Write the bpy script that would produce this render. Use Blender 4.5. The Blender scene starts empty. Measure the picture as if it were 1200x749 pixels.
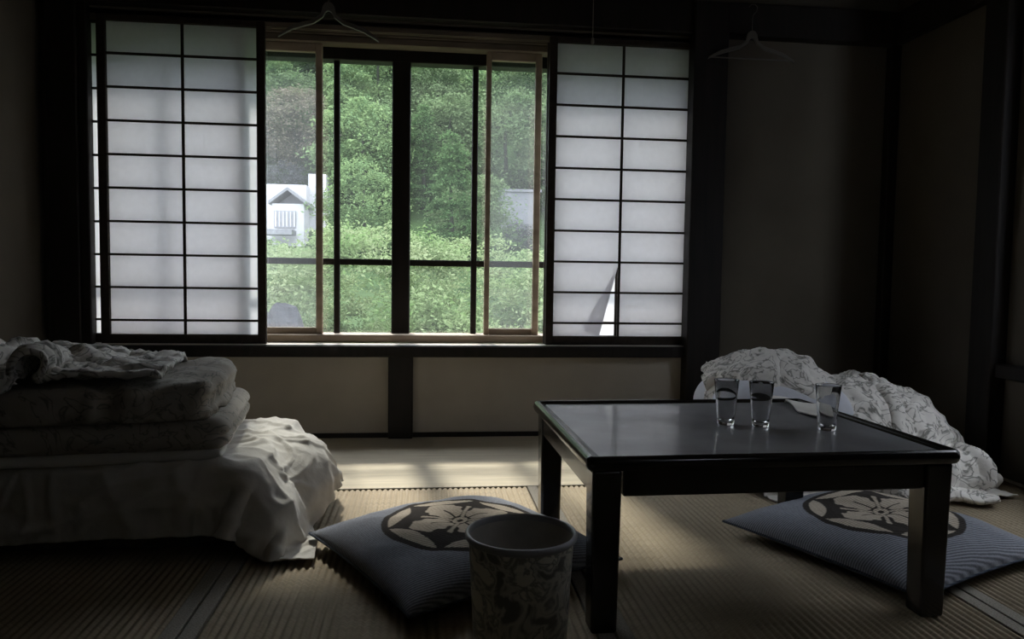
import bpy, bmesh, math, random
import numpy as np
from mathutils import Vector, Matrix, noise
random.seed(7); rng = np.random.default_rng(7)
sc = bpy.context.scene; COL = sc.collection
# ---------------------------------------------------------------- camera
cd = bpy.data.cameras.new('camera'); cam = bpy.data.objects.new('camera', cd); COL.objects.link(cam)
cd.sensor_width = 36; cd.lens = 36*880.6/1200; cd.clip_end = 500; cd.clip_start = .02
_R = Vector((.99342516, -.11358965, .01427718)); _U = Vector((-.00736176, .06106878, .99810641)); _F = Vector((.11424645, .99164913, -.05983104))
cam.matrix_world = Matrix(((_R.x, _U.x, -_F.x, 0), (_R.y, _U.y, -_F.y, 0), (_R.z, _U.z, -_F.z, .75), (0, 0, 0, 1)))
sc.camera = cam
# ---------------------------------------------------------------- world: overcast sky
w = bpy.data.worlds.new('overcast'); sc.world = w; w.use_nodes = True
nt = w.node_tree; nt.nodes.clear()
wo = nt.nodes.new('ShaderNodeOutputWorld'); bg = nt.nodes.new('ShaderNodeBackground')
tc = nt.nodes.new('ShaderNodeTexCoord'); sp = nt.nodes.new('ShaderNodeSeparateXYZ'); cr = nt.nodes.new('ShaderNodeValToRGB')
cr.color_ramp.elements[0].position = 0.0; cr.color_ramp.elements[0].color = (.80, .86, .98, 1)
cr.color_ramp.elements[1].position = .8; cr.color_ramp.elements[1].color = (.95, 1.0, 1.12, 1)
nt.links.new(tc.outputs['Generated'], sp.inputs[0]); nt.links.new(sp.outputs['Z'], cr.inputs[0])
nt.links.new(cr.outputs[0], bg.inputs['Color']); nt.links.new(bg.outputs[0], wo.inputs[0])
bg.inputs['Strength'].default_value = 2.1
# hazy sun, high beyond the window, a little from the left
sl = bpy.data.lights.new('sun', 'SUN'); sun = bpy.data.objects.new('sun', sl); COL.objects.link(sun)
sl.energy = 2.0; sl.angle = math.radians(5.0); sl.color = (1, .95, .86)
sun.rotation_euler = Vector((.15, -1, -.94)).to_track_quat('-Z', 'Y').to_euler(); sun.location = (-2, 12, 12)
sc.view_settings.view_transform = 'Standard'; sc.view_settings.look = 'None'
sc.view_settings.gamma = 1; sc.view_settings.use_curve_mapping = False
sc.view_settings.exposure = 1.5
sc.cycles.max_bounces = 10; sc.cycles.diffuse_bounces = 4; sc.cycles.transparent_max_bounces = 24
sc.cycles.sample_clamp_indirect = 4; sc.cycles.caustics_reflective = False; sc.cycles.caustics_refractive = False

# ---------------------------------------------------------------- materials
def lin(c): return tuple((v/12.92 if v <= .04045 else ((v+.055)/1.055)**2.4) for v in c)
def mat(name, col, rough=.7, spec=.3, noise_s=None, amp=.25, bump=0, bscale=None, coat=0, stretch=(1, 1, 1), metallic=0, dist=.002):
    m = bpy.data.materials.new(name); m.use_nodes = True; t = m.node_tree; b = t.nodes['Principled BSDF']
    b.inputs['Roughness'].default_value = rough; b.inputs['Specular IOR Level'].default_value = spec
    b.inputs['Coat Weight'].default_value = coat; b.inputs['Coat Roughness'].default_value = .08
    b.inputs['Metallic'].default_value = metallic
    b.inputs['Base Color'].default_value = (*col, 1)
    if noise_s or bump:
        tc = t.nodes.new('ShaderNodeTexCoord'); mp = t.nodes.new('ShaderNodeMapping'); mp.inputs['Scale'].default_value = stretch
        t.links.new(tc.outputs['Object'], mp.inputs[0])
        n = t.nodes.new('ShaderNodeTexNoise'); n.inputs['Scale'].default_value = noise_s or bscale; n.inputs['Detail'].default_value = 6
        t.links.new(mp.outputs[0], n.inputs['Vector'])
        if noise_s:
            r = t.nodes.new('ShaderNodeValToRGB'); r.color_ramp.elements[0].position = .3; r.color_ramp.elements[1].position = .7
            r.color_ramp.elements[0].color = (*[c*(1-amp) for c in col], 1); r.color_ramp.elements[1].color = (*[min(1, c*(1+amp)) for c in col], 1)
            t.links.new(n.outputs[0], r.inputs[0]); t.links.new(r.outputs[0], b.inputs['Base Color'])
        if bump:
            n2 = t.nodes.new('ShaderNodeTexNoise'); n2.inputs['Scale'].default_value = bscale or noise_s; n2.inputs['Detail'].default_value = 5
            t.links.new(mp.outputs[0], n2.inputs['Vector'])
            bp = t.nodes.new('ShaderNodeBump'); bp.inputs['Strength'].default_value = bump; bp.inputs['Distance'].default_value = dist
            t.links.new(n2.outputs[0], bp.inputs['Height']); t.links.new(bp.outputs[0], b.inputs['Normal'])
    return m
M = {}
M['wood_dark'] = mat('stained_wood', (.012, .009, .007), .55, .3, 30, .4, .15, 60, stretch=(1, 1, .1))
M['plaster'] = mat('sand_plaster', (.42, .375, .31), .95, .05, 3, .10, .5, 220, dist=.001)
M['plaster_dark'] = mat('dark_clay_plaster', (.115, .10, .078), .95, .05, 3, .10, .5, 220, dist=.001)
M['ceiling'] = mat('ceiling_boards', (.25, .20, .15), .8, .1, 8, .2, stretch=(1, .1, 1))
M['beige_wood'] = mat('weathered_beige_wood', (.38, .30, .22), .6, .2, 14, .25, .2, 60, stretch=(.3, 1, 1))
M['track_wood'] = mat('shaded_beige_wood', (.17, .135, .10), .7, .2, 14, .25, stretch=(.3, 1, 1))  # darker copy of the beige wood, dimness at the head put into its colour
M['sill_wood'] = mat('pale_sill_wood', (.72, .67, .60), .45, .3, 9, .15, .1, 40, stretch=(.2, 1, 1))
M['lattice'] = mat('lattice_wood', (.035, .026, .02), .6, .2, 40, .3)
M['lacquer'] = mat('black_lacquer', (.006, .005, .005), .22, .5, bump=.03, bscale=18, coat=.3)
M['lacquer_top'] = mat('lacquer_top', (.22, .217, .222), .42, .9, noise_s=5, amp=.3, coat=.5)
M['tatami_border'] = mat('tatami_border_cloth', (.30, .275, .23), .95, .05, 260, .35)
M['tatami_flat'] = mat('tatami_smooth', (.56, .49, .36), .75, .15, 30, .12, .25, 300, stretch=(.15, 3, 1))
M['tatami_core'] = mat('tatami_core', (.10, .08, .055), .9, .05)
M['white_plastic'] = mat('grey_plastic', (.13, .12, .105), .4, .3)
M['cord'] = mat('cord', (.25, .22, .18), .8, .1)
M['black_metal'] = mat('hinge_metal', (.02, .02, .02), .4, .5, metallic=.6)
M['bark'] = mat('bark', (.035, .04, .028), .95, .05, 12, .35)
M['house_wall'] = mat('white_render', (.5, .49, .5), .9, .1, 3, .06)
M['house_trim'] = mat('grey_trim', (.30, .30, .31), .9, .1)
M['roof_tile'] = mat('grey_roof_tile', (.22, .22, .23), .8, .2, 6, .2)
M['concrete'] = mat('concrete', (.17, .17, .18), .9, .1, 2, .1)
M['rock'] = mat('grey_rock', (.055, .055, .06), .95, .05, 2.5, .45, .8, 6, dist=.05)
M['ground'] = mat('hillside_ground', (.035, .06, .022), .95, .05, .6, .5)
def rib_material():
    m = mat('tatami_ribbed', (.40, .325, .225), .8, .12)
    t = m.node_tree; b = t.nodes['Principled BSDF']
    tc = t.nodes.new('ShaderNodeTexCoord'); mp = t.nodes.new('ShaderNodeMapping'); mp.inputs['Scale'].default_value = (6, 260, 1)
    n = t.nodes.new('ShaderNodeTexNoise'); n.inputs['Scale'].default_value = 1; n.inputs['Detail'].default_value = 3
    n2 = t.nodes.new('ShaderNodeTexNoise'); n2.inputs['Scale'].default_value = 3.2; n2.inputs['Detail'].default_value = 3
    t.links.new(tc.outputs['Object'], mp.inputs[0]); t.links.new(mp.outputs[0], n.inputs['Vector']); t.links.new(tc.outputs['Object'], n2.inputs['Vector'])
    r = t.nodes.new('ShaderNodeValToRGB'); r.color_ramp.elements[0].position = .32; r.color_ramp.elements[1].position = .68
    r.color_ramp.elements[0].color = (.30, .245, .165, 1); r.color_ramp.elements[1].color = (.46, .38, .265, 1)
    mx = t.nodes.new('ShaderNodeMix'); mx.data_type = 'RGBA'; mx.blend_type = 'MULTIPLY'; mx.inputs['Factor'].default_value = .35
    t.links.new(n.outputs[0], r.inputs[0]); t.links.new(r.outputs[0], mx.inputs[6]); t.links.new(n2.outputs[0], mx.inputs[7])
    t.links.new(mx.outputs[2], b.inputs['Base Color'])
    bp = t.nodes.new('ShaderNodeBump'); bp.inputs['Strength'].default_value = .5; bp.inputs['Distance'].default_value = .001
    t.links.new(n.outputs[0], bp.inputs['Height']); t.links.new(bp.outputs[0], b.inputs['Normal'])
    return m
M['tatami_rib'] = rib_material()
def paper_material(name='shoji_paper'):
    m = bpy.data.materials.new(name); m.use_nodes = True; t = m.node_tree; t.nodes.clear()
    o = t.nodes.new('ShaderNodeOutputMaterial'); d = t.nodes.new('ShaderNodeBsdfDiffuse'); tr = t.nodes.new('ShaderNodeBsdfTranslucent')
    mx = t.nodes.new('ShaderNodeMixShader'); mx.inputs[0].default_value = .52
    tc = t.nodes.new('ShaderNodeTexCoord'); n = t.nodes.new('ShaderNodeTexNoise'); n.inputs['Scale'].default_value = 35; n.inputs['Detail'].default_value = 8
    r = t.nodes.new('ShaderNodeValToRGB'); r.color_ramp.elements[0].color = (.77, .77, .80, 1); r.color_ramp.elements[1].color = (.86, .86, .89, 1)
    t.links.new(tc.outputs['Object'], n.inputs['Vector']); t.links.new(n.outputs[0], r.inputs[0])
    t.links.new(r.outputs[0], d.inputs[0]); t.links.new(r.outputs[0], tr.inputs[0])
    t.links.new(d.outputs[0], mx.inputs[1]); t.links.new(tr.outputs[0], mx.inputs[2]); t.links.new(mx.outputs[0], o.inputs[0])
    return m
M['paper'] = paper_material()
def pane_material(name, haze):
    m = bpy.data.materials.new(name); m.use_nodes = True; t = m.node_tree; t.nodes.clear()
    o = t.nodes.new('ShaderNodeOutputMaterial'); tp = t.nodes.new('ShaderNodeBsdfTransparent'); tr = t.nodes.new('ShaderNodeBsdfTranslucent')
    tr.inputs[0].default_value = (.80, .82, .88, 1); tp.inputs[0].default_value = (.97, .98, .98, 1)
    g = t.nodes.new('ShaderNodeBsdfGlossy'); g.inputs['Roughness'].default_value = .02
    tc = t.nodes.new('ShaderNodeTexCoord'); n = t.nodes.new('ShaderNodeTexNoise'); n.inputs['Scale'].default_value = 5; n.inputs['Detail'].default_value = 3
    mr = t.nodes.new('ShaderNodeMapRange'); mr.inputs['From Min'].default_value = .3; mr.inputs['From Max'].default_value = .7
    mr.inputs['To Min'].default_value = haze*.8; mr.inputs['To Max'].default_value = haze*1.2
    t.links.new(tc.outputs['Object'], n.inputs['Vector']); t.links.new(n.outputs[0], mr.inputs[0])
    m1 = t.nodes.new('ShaderNodeMixShader'); m2 = t.nodes.new('ShaderNodeMixShader'); m2.inputs[0].default_value = .05
    t.links.new(mr.outputs[0], m1.inputs[0]); t.links.new(tp.outputs[0], m1.inputs[1]); t.links.new(tr.outputs[0], m1.inputs[2])
    t.links.new(m1.outputs[0], m2.inputs[1]); t.links.new(g.outputs[0], m2.inputs[2]); t.links.new(m2.outputs[0], o.inputs[0])
    return m
M['pane'] = pane_material('window_glass', .012); M['pane_dirty'] = pane_material('dusty_window_glass', .03)
def leaf_material(name, c1, c2):
    m = bpy.data.materials.new(name); m.use_nodes = True; t = m.node_tree; t.nodes.clear()
    o = t.nodes.new('ShaderNodeOutputMaterial'); d = t.nodes.new('ShaderNodeBsdfDiffuse'); tr = t.nodes.new('ShaderNodeBsdfTranslucent')
    mx = t.nodes.new('ShaderNodeMixShader'); mx.inputs[0].default_value = .35
    tc = t.nodes.new('ShaderNodeTexCoord'); n = t.nodes.new('ShaderNodeTexNoise'); n.inputs['Scale'].default_value = 1.3; n.inputs['Detail'].default_value = 9
    n.inputs['Roughness'].default_value = .75
    r = t.nodes.new('ShaderNodeValToRGB'); r.color_ramp.elements[0].position = .36; r.color_ramp.elements[1].position = .66
    r.color_ramp.elements[0].color = (*c1, 1); r.color_ramp.elements[1].color = (*c2, 1)
    t.links.new(tc.outputs['Object'], n.inputs['Vector']); t.links.new(n.outputs[0], r.inputs[0])
    t.links.new(r.outputs[0], d.inputs[0]); t.links.new(r.outputs[0], tr.inputs[0])
    t.links.new(d.outputs[0], mx.inputs[1]); t.links.new(tr.outputs[0], mx.inputs[2]); t.links.new(mx.outputs[0], o.inputs[0])
    return m
def fabric(name, base, dark, scale=9, lo=.46, hi=.5, amount=.8, weave=900, vor=False):
    """off-white cotton with printed scroll motifs"""
    m = mat(name, base, .95, .05); t = m.node_tree; b = t.nodes['Principled BSDF']; b.inputs['Sheen Weight'].default_value = .15
    tc = t.nodes.new('ShaderNodeTexCoord'); n = t.nodes.new('ShaderNodeTexNoise'); n.inputs['Scale'].default_value = scale
    n.inputs['Detail'].default_value = 2; n.inputs['Distortion'].default_value = 2.2
    r = t.nodes.new('ShaderNodeValToRGB'); e = r.color_ramp.elements; e[0].position = lo; e[0].color = (*base, 1)
    dk = tuple(base[i]*(1-amount)+dark[i]*amount for i in range(3))
    e[1].position = (lo+hi)/2; e[1].color = (*dk, 1); x = e.new(hi); x.color = (*base, 1)
    t.links.new(tc.outputs['Object'], n.inputs['Vector']); t.links.new(n.outputs[0], r.inputs[0]); t.links.new(r.outputs[0], b.inputs['Base Color'])
    n2 = t.nodes.new('ShaderNodeTexNoise'); n2.inputs['Scale'].default_value = 14; n2.inputs['Detail'].default_value = 6
    t.links.new(tc.outputs['Object'], n2.inputs['Vector'])
    bp = t.nodes.new('ShaderNodeBump'); bp.inputs['Strength'].default_value = .55; bp.inputs['Distance'].default_value = .012
    t.links.new(n2.outputs[0], bp.inputs['Height']); t.links.new(bp.outputs[0], b.inputs['Normal'])
    return m
M['sheet'] = fabric('white_cotton_sheet', (.60, .57, .515), (.60, .57, .515), amount=0)
M['quilt_a'] = fabric('patterned_quilt_cotton', (.36, .33, .28), (.10, .11, .10), 11, .49, .56, .75)
M['quilt_b'] = fabric('pale_scroll_quilt_cotton', (.68, .65, .60), (.10, .10, .08), 10, .46, .56, .85)
M['mattress'] = fabric('mattress_ticking', (.10, .09, .075), (.02, .02, .02), 16, .48, .6, .7)
M['pillow'] = fabric('pillow_cotton', (.55, .56, .60), (.5, .5, .5), amount=0)

# ---------------------------------------------------------------- helpers
def wloc(o):
    v = Vector((0, 0, 0))
    while o is not None: v += o.location; o = o.parent
    return v
def link(name, me, m, parent=None, loc=None, label=None):
    o = bpy.data.objects.new(name, me); COL.objects.link(o)
    if m is not None and not me.materials: me.materials.append(m)
    if parent is not None: o.parent = parent
    if loc is not None: o.location = loc
    if label: o['label'] = label
    return o
def tag(o, label, cat, group=None, kind=None):
    if label: o['label'] = label
    if cat: o['category'] = cat
    if group: o['group'] = group
    if kind: o['kind'] = kind
    return o
def thing(name, label, cat, loc, group=None, rz=0):
    o = bpy.data.objects.new(name, None); COL.objects.link(o); o.empty_display_size = .1
    o.location = loc; o.rotation_euler[2] = rz
    return tag(o, label, cat, group)
def struct(o): o['kind'] = 'structure'; return o
_cache = {}
def boxmesh(sx, sy, sz, bev=.0, seg=1):
    key = (round(sx, 4), round(sy, 4), round(sz, 4), bev, seg)
    bm = bmesh.new(); bmesh.ops.create_cube(bm, size=1)
    for v in bm.verts: v.co = Vector((v.co.x*sx, v.co.y*sy, v.co.z*sz))
    if bev > 0: bmesh.ops.bevel(bm, geom=bm.edges[:], offset=min(bev, min(sx, sy, sz)*.45), segments=seg, affect='EDGES', profile=.5)
    me = bpy.data.meshes.new('box'); bm.to_mesh(me); bm.free(); return me
def box(name, x0, x1, y0, y1, z0, z1, m, parent=None, bev=.003, seg=1, label=None, local=False):
    """box by extents; world extents unless local; mesh shared between equal boxes"""
    key = (name, round(x1-x0, 4), round(y1-y0, 4), round(z1-z0, 4), bev, m.name if m else '')
    if key not in _cache: _cache[key] = boxmesh(x1-x0, y1-y0, z1-z0, bev, seg)
    c = Vector(((x0+x1)/2, (y0+y1)/2, (z0+z1)/2))
    if parent is not None and not local: c -= wloc(parent)
    return link(name, _cache[key], m, parent, c, label)
def grid_mesh(P, closed_u=False, flip=False):
    """mesh from array (nu,nv,3)"""
    nu, nv = P.shape[:2]; V = P.reshape(-1, 3); idx = np.arange(nu*nv).reshape(nu, nv)
    if closed_u: idx = np.vstack([idx, idx[:1]])
    a, b, c, d = idx[:-1, :-1], idx[1:, :-1], idx[1:, 1:], idx[:-1, 1:]
    Fc = np.stack([a, b, c, d], -1).reshape(-1, 4)
    if flip: Fc = Fc[:, ::-1]
    return npmesh(V, Fc)
def npmesh(V, F, smooth=True):
    me = bpy.data.meshes.new('m'); V = np.ascontiguousarray(V, dtype=np.float32); F = np.ascontiguousarray(F, dtype=np.int32)
    me.vertices.add(len(V)); me.vertices.foreach_set('co', V.ravel())
    n = F.shape[1]; me.loops.add(F.size); me.loops.foreach_set('vertex_index', F.ravel())
    me.polygons.add(len(F)); me.polygons.foreach_set('loop_start', np.arange(0, F.size, n, dtype=np.int32))
    me.polygons.foreach_set('use_smooth', np.full(len(F), smooth)); me.update(calc_edges=True); me.validate(); return me
def tube_mesh(pts, r, seg=8):
    bm = bmesh.new(); rings = []
    pts = [Vector(p) for p in pts]; rs = r if isinstance(r, (list, tuple)) else [r]*len(pts)
    for i, p in enumerate(pts):
        t = (pts[min(i+1, len(pts)-1)]-pts[max(i-1, 0)]).normalized()
        a = t.cross(Vector((0, 1, 0)) if abs(t.y) < .9 else Vector((1, 0, 0))).normalized(); b = t.cross(a)
        rings.append([bm.verts.new(p+a*math.cos(k*2*math.pi/seg)*rs[i]+b*math.sin(k*2*math.pi/seg)*rs[i]) for k in range(seg)])
    for A, B in zip(rings, rings[1:]):
        for k in range(seg): bm.faces.new((A[k], A[(k+1) % seg], B[(k+1) % seg], B[k])).smooth = True
    bm.faces.new(rings[0][::-1]); bm.faces.new(rings[-1])
    bmesh.ops.recalc_face_normals(bm, faces=bm.faces[:])
    me = bpy.data.meshes.new('tube'); bm.to_mesh(me); bm.free(); return me
def lathe_mesh(prof, seg=64, cap0=True, cap1=False):
    bm = bmesh.new(); rings = []
    for r, z in prof: rings.append([bm.verts.new((r*math.cos(k*2*math.pi/seg), r*math.sin(k*2*math.pi/seg), z)) for k in range(seg)])
    for A, B in zip(rings, rings[1:]):
        for k in range(seg): bm.faces.new((A[k], A[(k+1) % seg], B[(k+1) % seg], B[k])).smooth = True
    if cap0: bm.faces.new(rings[0][::-1])
    if cap1: bm.faces.new(rings[-1])
    bmesh.ops.recalc_face_normals(bm, faces=bm.faces[:])
    me = bpy.data.meshes.new('lathe'); bm.to_mesh(me); bm.free(); return me
def fbm(P, s, octv=4, seed=0.0):
    off = Vector((seed*13.7, seed*7.1, seed*3.3))
    return np.array([noise.fractal(Vector(p)*s+off, .9, 2.0, octv) for p in P])

# ================================================================= SETTING
XL, XR, YB, YF, ZC = -1.62, 2.23, 3.44, -1.3, 2.35   # room shell
WZ0, WZ1, WX0, WX1 = .425, 1.84, -1.47, 1.25         # window opening
# ---- floor with tatami mats
floor = struct(box('floor', XL-.1, XR+.1, YF-.1, YB+.16, -.12, -.03, M['tatami_core'], bev=0))
def ribbed(wd, ln, pitch=.0188, h=.006):
    """mat surface: rounded ribs running along local y"""
    n = int(round(wd/pitch)); pitch = wd/n; k = 6; xs = []; zs = []
    for i in range(n):
        for j in range(k):
            t = j/k; xs.append(-wd/2+(i+t)*pitch); zs.append(-h*(abs(math.cos(math.pi*t))**3.2))
    xs.append(wd/2); zs.append(-h)
    P = np.zeros((len(xs), 9, 3)); P[:, :, 0] = np.array(xs)[:, None]; P[:, :, 2] = np.array(zs)[:, None]; P[:, :, 1] = np.linspace(-ln/2, ln/2, 9)[None]
    P[0, :, 2] = P[-1, :, 2] = -.03; P[:, 0, 2] = P[:, -1, 2] = -.03
    P[:, 1, 1] = -ln/2+.002; P[:, -2, 1] = ln/2-.002
    return grid_mesh(P, flip=False)
mats = []
Ysm = 2.605
cols = [(XL, -1.412), (-1.406, -.503), (-.497, .397), (.403, 1.297), (1.303, 2.203)]
for c0, c1 in cols:
    for y0, y1 in ((.806, Ysm-.003), (-.994, .800), (YF, -1.0)):
        bw = .034 if c1-c0 > .5 else 0
        me = ribbed(c1-c0-2*bw, y1-y0)
        o = link('tatami_mat', me, M['tatami_rib'], floor, Vector(((c0+c1)/2, (y0+y1)/2, 0))-wloc(floor))
        if bw:
            for xa, xb in ((c0, c0+bw), (c1-bw, c1)): box('border', xa, xb, y0, y1, -.03, .0012, M['tatami_border'], o, bev=.0012)
def smooth_mat(x0, x1, y0, y1):
    o = box('tatami_mat', x0, x1, y0, y1, -.03, 0, M['tatami_flat'], floor, bev=.002)
    box('border', x0, x1, y0, y0+.006, -.03, .0012, M['tatami_border'], o, bev=.001)
smooth_mat(XL, -.653, Ysm, YB); smooth_mat(-.647, 1.147, Ysm, YB); smooth_mat(1.153, 2.203, Ysm, YB)
# ---- walls
def hole_wall(name, m, y0, y1):
    bm = bmesh.new()
    def bx(x0, x1, z0, z1):
        r = bmesh.ops.create_cube(bm, size=1)['verts']
        for v in r: v.co = Vector(((x0+x1)/2+v.co.x*(x1-x0), (y0+y1)/2+v.co.y*(y1-y0), (z0+z1)/2+v.co.z*(z1-z0)))
    bx(XL-.1, WX0, -.03, ZC); bx(WX1, XR+.1, -.03, ZC); bx(WX0, WX1, -.03, WZ0-.03); bx(WX0, WX1, WZ1, ZC)
    me = bpy.data.meshes.new(name); bm.to_mesh(me); bm.free(); return struct(link(name, me, m))
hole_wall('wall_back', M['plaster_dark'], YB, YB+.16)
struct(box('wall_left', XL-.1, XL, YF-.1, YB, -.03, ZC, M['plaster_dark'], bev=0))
V2 = (1.25, 2.45, .45, 1.75)   # second window, in the right wall just outside the picture
bm = bmesh.new()
for y0, y1, z0, z1 in ((YF-.1, V2[0], -.03, ZC), (V2[1], YB, -.03, ZC), (V2[0], V2[1], -.03, V2[2]), (V2[0], V2[1], V2[3], ZC)):
    for v in bmesh.ops.create_cube(bm, size=1)['verts']: v.co = Vector((XR+.05+v.co.x*.1, (y0+y1)/2+v.co.y*(y1-y0), (z0+z1)/2+v.co.z*(z1-z0)))
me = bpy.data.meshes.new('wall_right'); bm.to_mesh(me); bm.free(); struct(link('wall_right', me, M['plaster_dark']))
w2 = struct(box('window_2', XR+.03, XR+.08, V2[0], V2[1], V2[2], V2[2]+.04, M['wood_dark']))
box('frame', XR+.03, XR+.08, V2[0], V2[1], V2[3]-.04, V2[3], M['wood_dark'], w2)
for y in (V2[0], (V2[0]+V2[1])/2-.02, V2[1]-.04): box('stile', XR+.03, XR+.08, y, y+.04, V2[2]+.04, V2[3]-.04, M['wood_dark'], w2)
for a, b in ((V2[0]+.04, (V2[0]+V2[1])/2-.02), ((V2[0]+V2[1])/2+.02, V2[1]-.04)): box('pane', XR+.054, XR+.056, a, b, V2[2]+.04, V2[3]-.04, M['pane'], w2, bev=0)
bm = bmesh.new(); V3 = (1.45, 1.85, 1.55, 1.82)   # unseen transom behind the camera, added to light the bin's near side
for x0, x1, z0, z1 in ((XL, V3[0], -.03, ZC), (V3[1], XR, -.03, ZC), (V3[0], V3[1], -.03, V3[2]), (V3[0], V3[1], V3[3], ZC)):
    for v in bmesh.ops.create_cube(bm, size=1)['verts']: v.co = Vector(((x0+x1)/2+v.co.x*(x1-x0), YF-.05+v.co.y*.1, (z0+z1)/2+v.co.z*(z1-z0)))
me = bpy.data.meshes.new('wall_front'); bm.to_mesh(me); bm.free(); struct(link('wall_front', me, M['plaster']))
w3 = struct(box('fill_transom', V3[0], V3[1], YF-.07, YF-.03, V3[2], V3[2]+.02, M['wood_dark'])); box('pane', V3[0], V3[1], YF-.051, YF-.049, V3[2]+.02, V3[3], M['pane'], w3, bev=0)
cl = struct(box('ceiling', XL-.1, XR+.1, YF-.1, YB+.16, ZC, ZC+.1, M['ceiling'], bev=0))
for k in range(7): box('batten', XL, XR, YB-.3-k*.6, YB-.265-k*.6, ZC-.03, ZC, M['wood_dark'], cl, bev=.003)
# roof eave beyond the window
struct(box('trim_1', -3.2, 3.6, YB+.16, 4.02, 1.98, 2.08, M['wood_dark'], bev=.01))
# ---- timber frame of the room
_tn = [1]
def trim(x0, x1, y0, y1, z0, z1, m=None, bev=.004, label=None):
    _tn[0] += 1
    o = struct(box('trim_%d' % _tn[0], x0, x1, y0, y1, z0, z1, m or M['wood_dark'], bev=bev))
    if label: o['label'] = label
    return o
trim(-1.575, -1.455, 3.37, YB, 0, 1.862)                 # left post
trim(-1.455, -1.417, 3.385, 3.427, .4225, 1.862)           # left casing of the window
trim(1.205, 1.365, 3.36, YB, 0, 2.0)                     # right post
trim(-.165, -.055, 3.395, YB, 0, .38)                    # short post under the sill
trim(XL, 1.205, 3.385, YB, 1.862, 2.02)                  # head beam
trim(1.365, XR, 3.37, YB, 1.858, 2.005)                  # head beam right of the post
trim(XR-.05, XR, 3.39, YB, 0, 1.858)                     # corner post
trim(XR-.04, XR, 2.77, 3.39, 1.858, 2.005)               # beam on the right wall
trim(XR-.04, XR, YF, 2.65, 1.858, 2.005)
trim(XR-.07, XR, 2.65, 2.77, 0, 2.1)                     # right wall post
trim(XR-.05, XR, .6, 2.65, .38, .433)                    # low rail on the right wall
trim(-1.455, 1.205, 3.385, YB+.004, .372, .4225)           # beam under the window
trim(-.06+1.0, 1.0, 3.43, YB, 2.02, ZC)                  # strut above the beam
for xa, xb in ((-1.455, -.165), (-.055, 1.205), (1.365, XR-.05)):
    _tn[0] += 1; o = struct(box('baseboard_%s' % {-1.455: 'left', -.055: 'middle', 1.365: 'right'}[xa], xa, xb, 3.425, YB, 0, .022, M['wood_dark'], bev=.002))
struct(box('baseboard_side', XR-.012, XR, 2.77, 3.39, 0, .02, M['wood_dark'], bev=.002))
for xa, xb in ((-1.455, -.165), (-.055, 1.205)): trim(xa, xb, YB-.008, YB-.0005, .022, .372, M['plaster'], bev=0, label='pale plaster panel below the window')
# ---- window opening: sill, head tracks, outer frame
win = struct(box('window_1', WX0, WX1, 3.40, 3.505, .4225, .4265, M['sill_wood'], bev=.0015))
for y in (3.451, 3.489): box('sill_groove', WX0, WX1, y-.009, y+.009, .4262, .4268, M['beige_wood'], win, bev=0)
box('head_board', WX0, WX1, YB, 3.60, 1.835, 1.852, M['wood_dark'], win, bev=0)
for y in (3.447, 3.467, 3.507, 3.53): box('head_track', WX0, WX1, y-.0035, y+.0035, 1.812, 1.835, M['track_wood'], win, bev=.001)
for x0, x1 in ((WX0-.02, WX0), (WX1, WX1+.02)): box('jamb', x0, x1, 3.505, 3.72, WZ0, WZ1, M['beige_wood'], win)
box('bottom_track', WX0, WX1, 3.505, 3.60, .4265, .462, M['beige_wood'], win)
box('bottom_track', WX0, WX1, 3.60, 3.70, .440, .458, M['beige_wood'], win)
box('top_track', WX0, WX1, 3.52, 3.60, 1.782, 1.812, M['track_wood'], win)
box('top_frame', WX0, WX1, 3.62, 3.70, 1.735, 1.84, M['wood_dark'], win)
box('center_post', -.163, -.077, 3.62, 3.70, .458, 1.735, M['wood_dark'], win)
for xc in (-.421, .230, -1.17): box('stile', xc-.014, xc+.014, 3.645, 3.675, .458, 1.735, M['wood_dark'], win)
xs = [WX0, -1.184, -1.156, -.435, -.407, -.163, -.077, .216, .244, WX1]
for a, b in zip(xs[::2], xs[1::2]):
    r = box('cross_bar', a, b, 3.648, 3.672, .784, .814, M['wood_dark'], win)
    box('pane', a, b, 3.659, 3.661, .458, .784, M['pane'], win, bev=0); box('pane', a, b, 3.659, 3.661, .814, 1.735, M['pane'], win, bev=0)
# ---- beige sliding sashes
def sash(x0, x1, label):
    c = (x0+x1)/2; t = thing('sliding_sash', label, 'window sash', (c, 3.56, .462))
    z0, z1 = .462, 1.782
    box('stile', x0, x0+.024, 3.548, 3.572, z0, z1, M['beige_wood'], t); box('stile', x1-.03, x1, 3.548, 3.572, z0, z1, M['beige_wood'], t)
    box('rail', x0+.024, x1-.03, 3.548, 3.572, z0, z0+.03, M['beige_wood'], t); box('rail', x0+.024, x1-.03, 3.548, 3.572, z1-.04, z1, M['beige_wood'], t)
    box('pane', x0+.024, x1-.03, 3.559, 3.561, z0+.03, z1-.04, M['pane_dirty'], t, bev=0)
sash(-.815, -.474, 'narrow beige window sash with hazy glass beside the left paper screen')
sash(.274, .535, 'narrow beige window sash with hazy glass beside the right paper screen')
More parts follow.
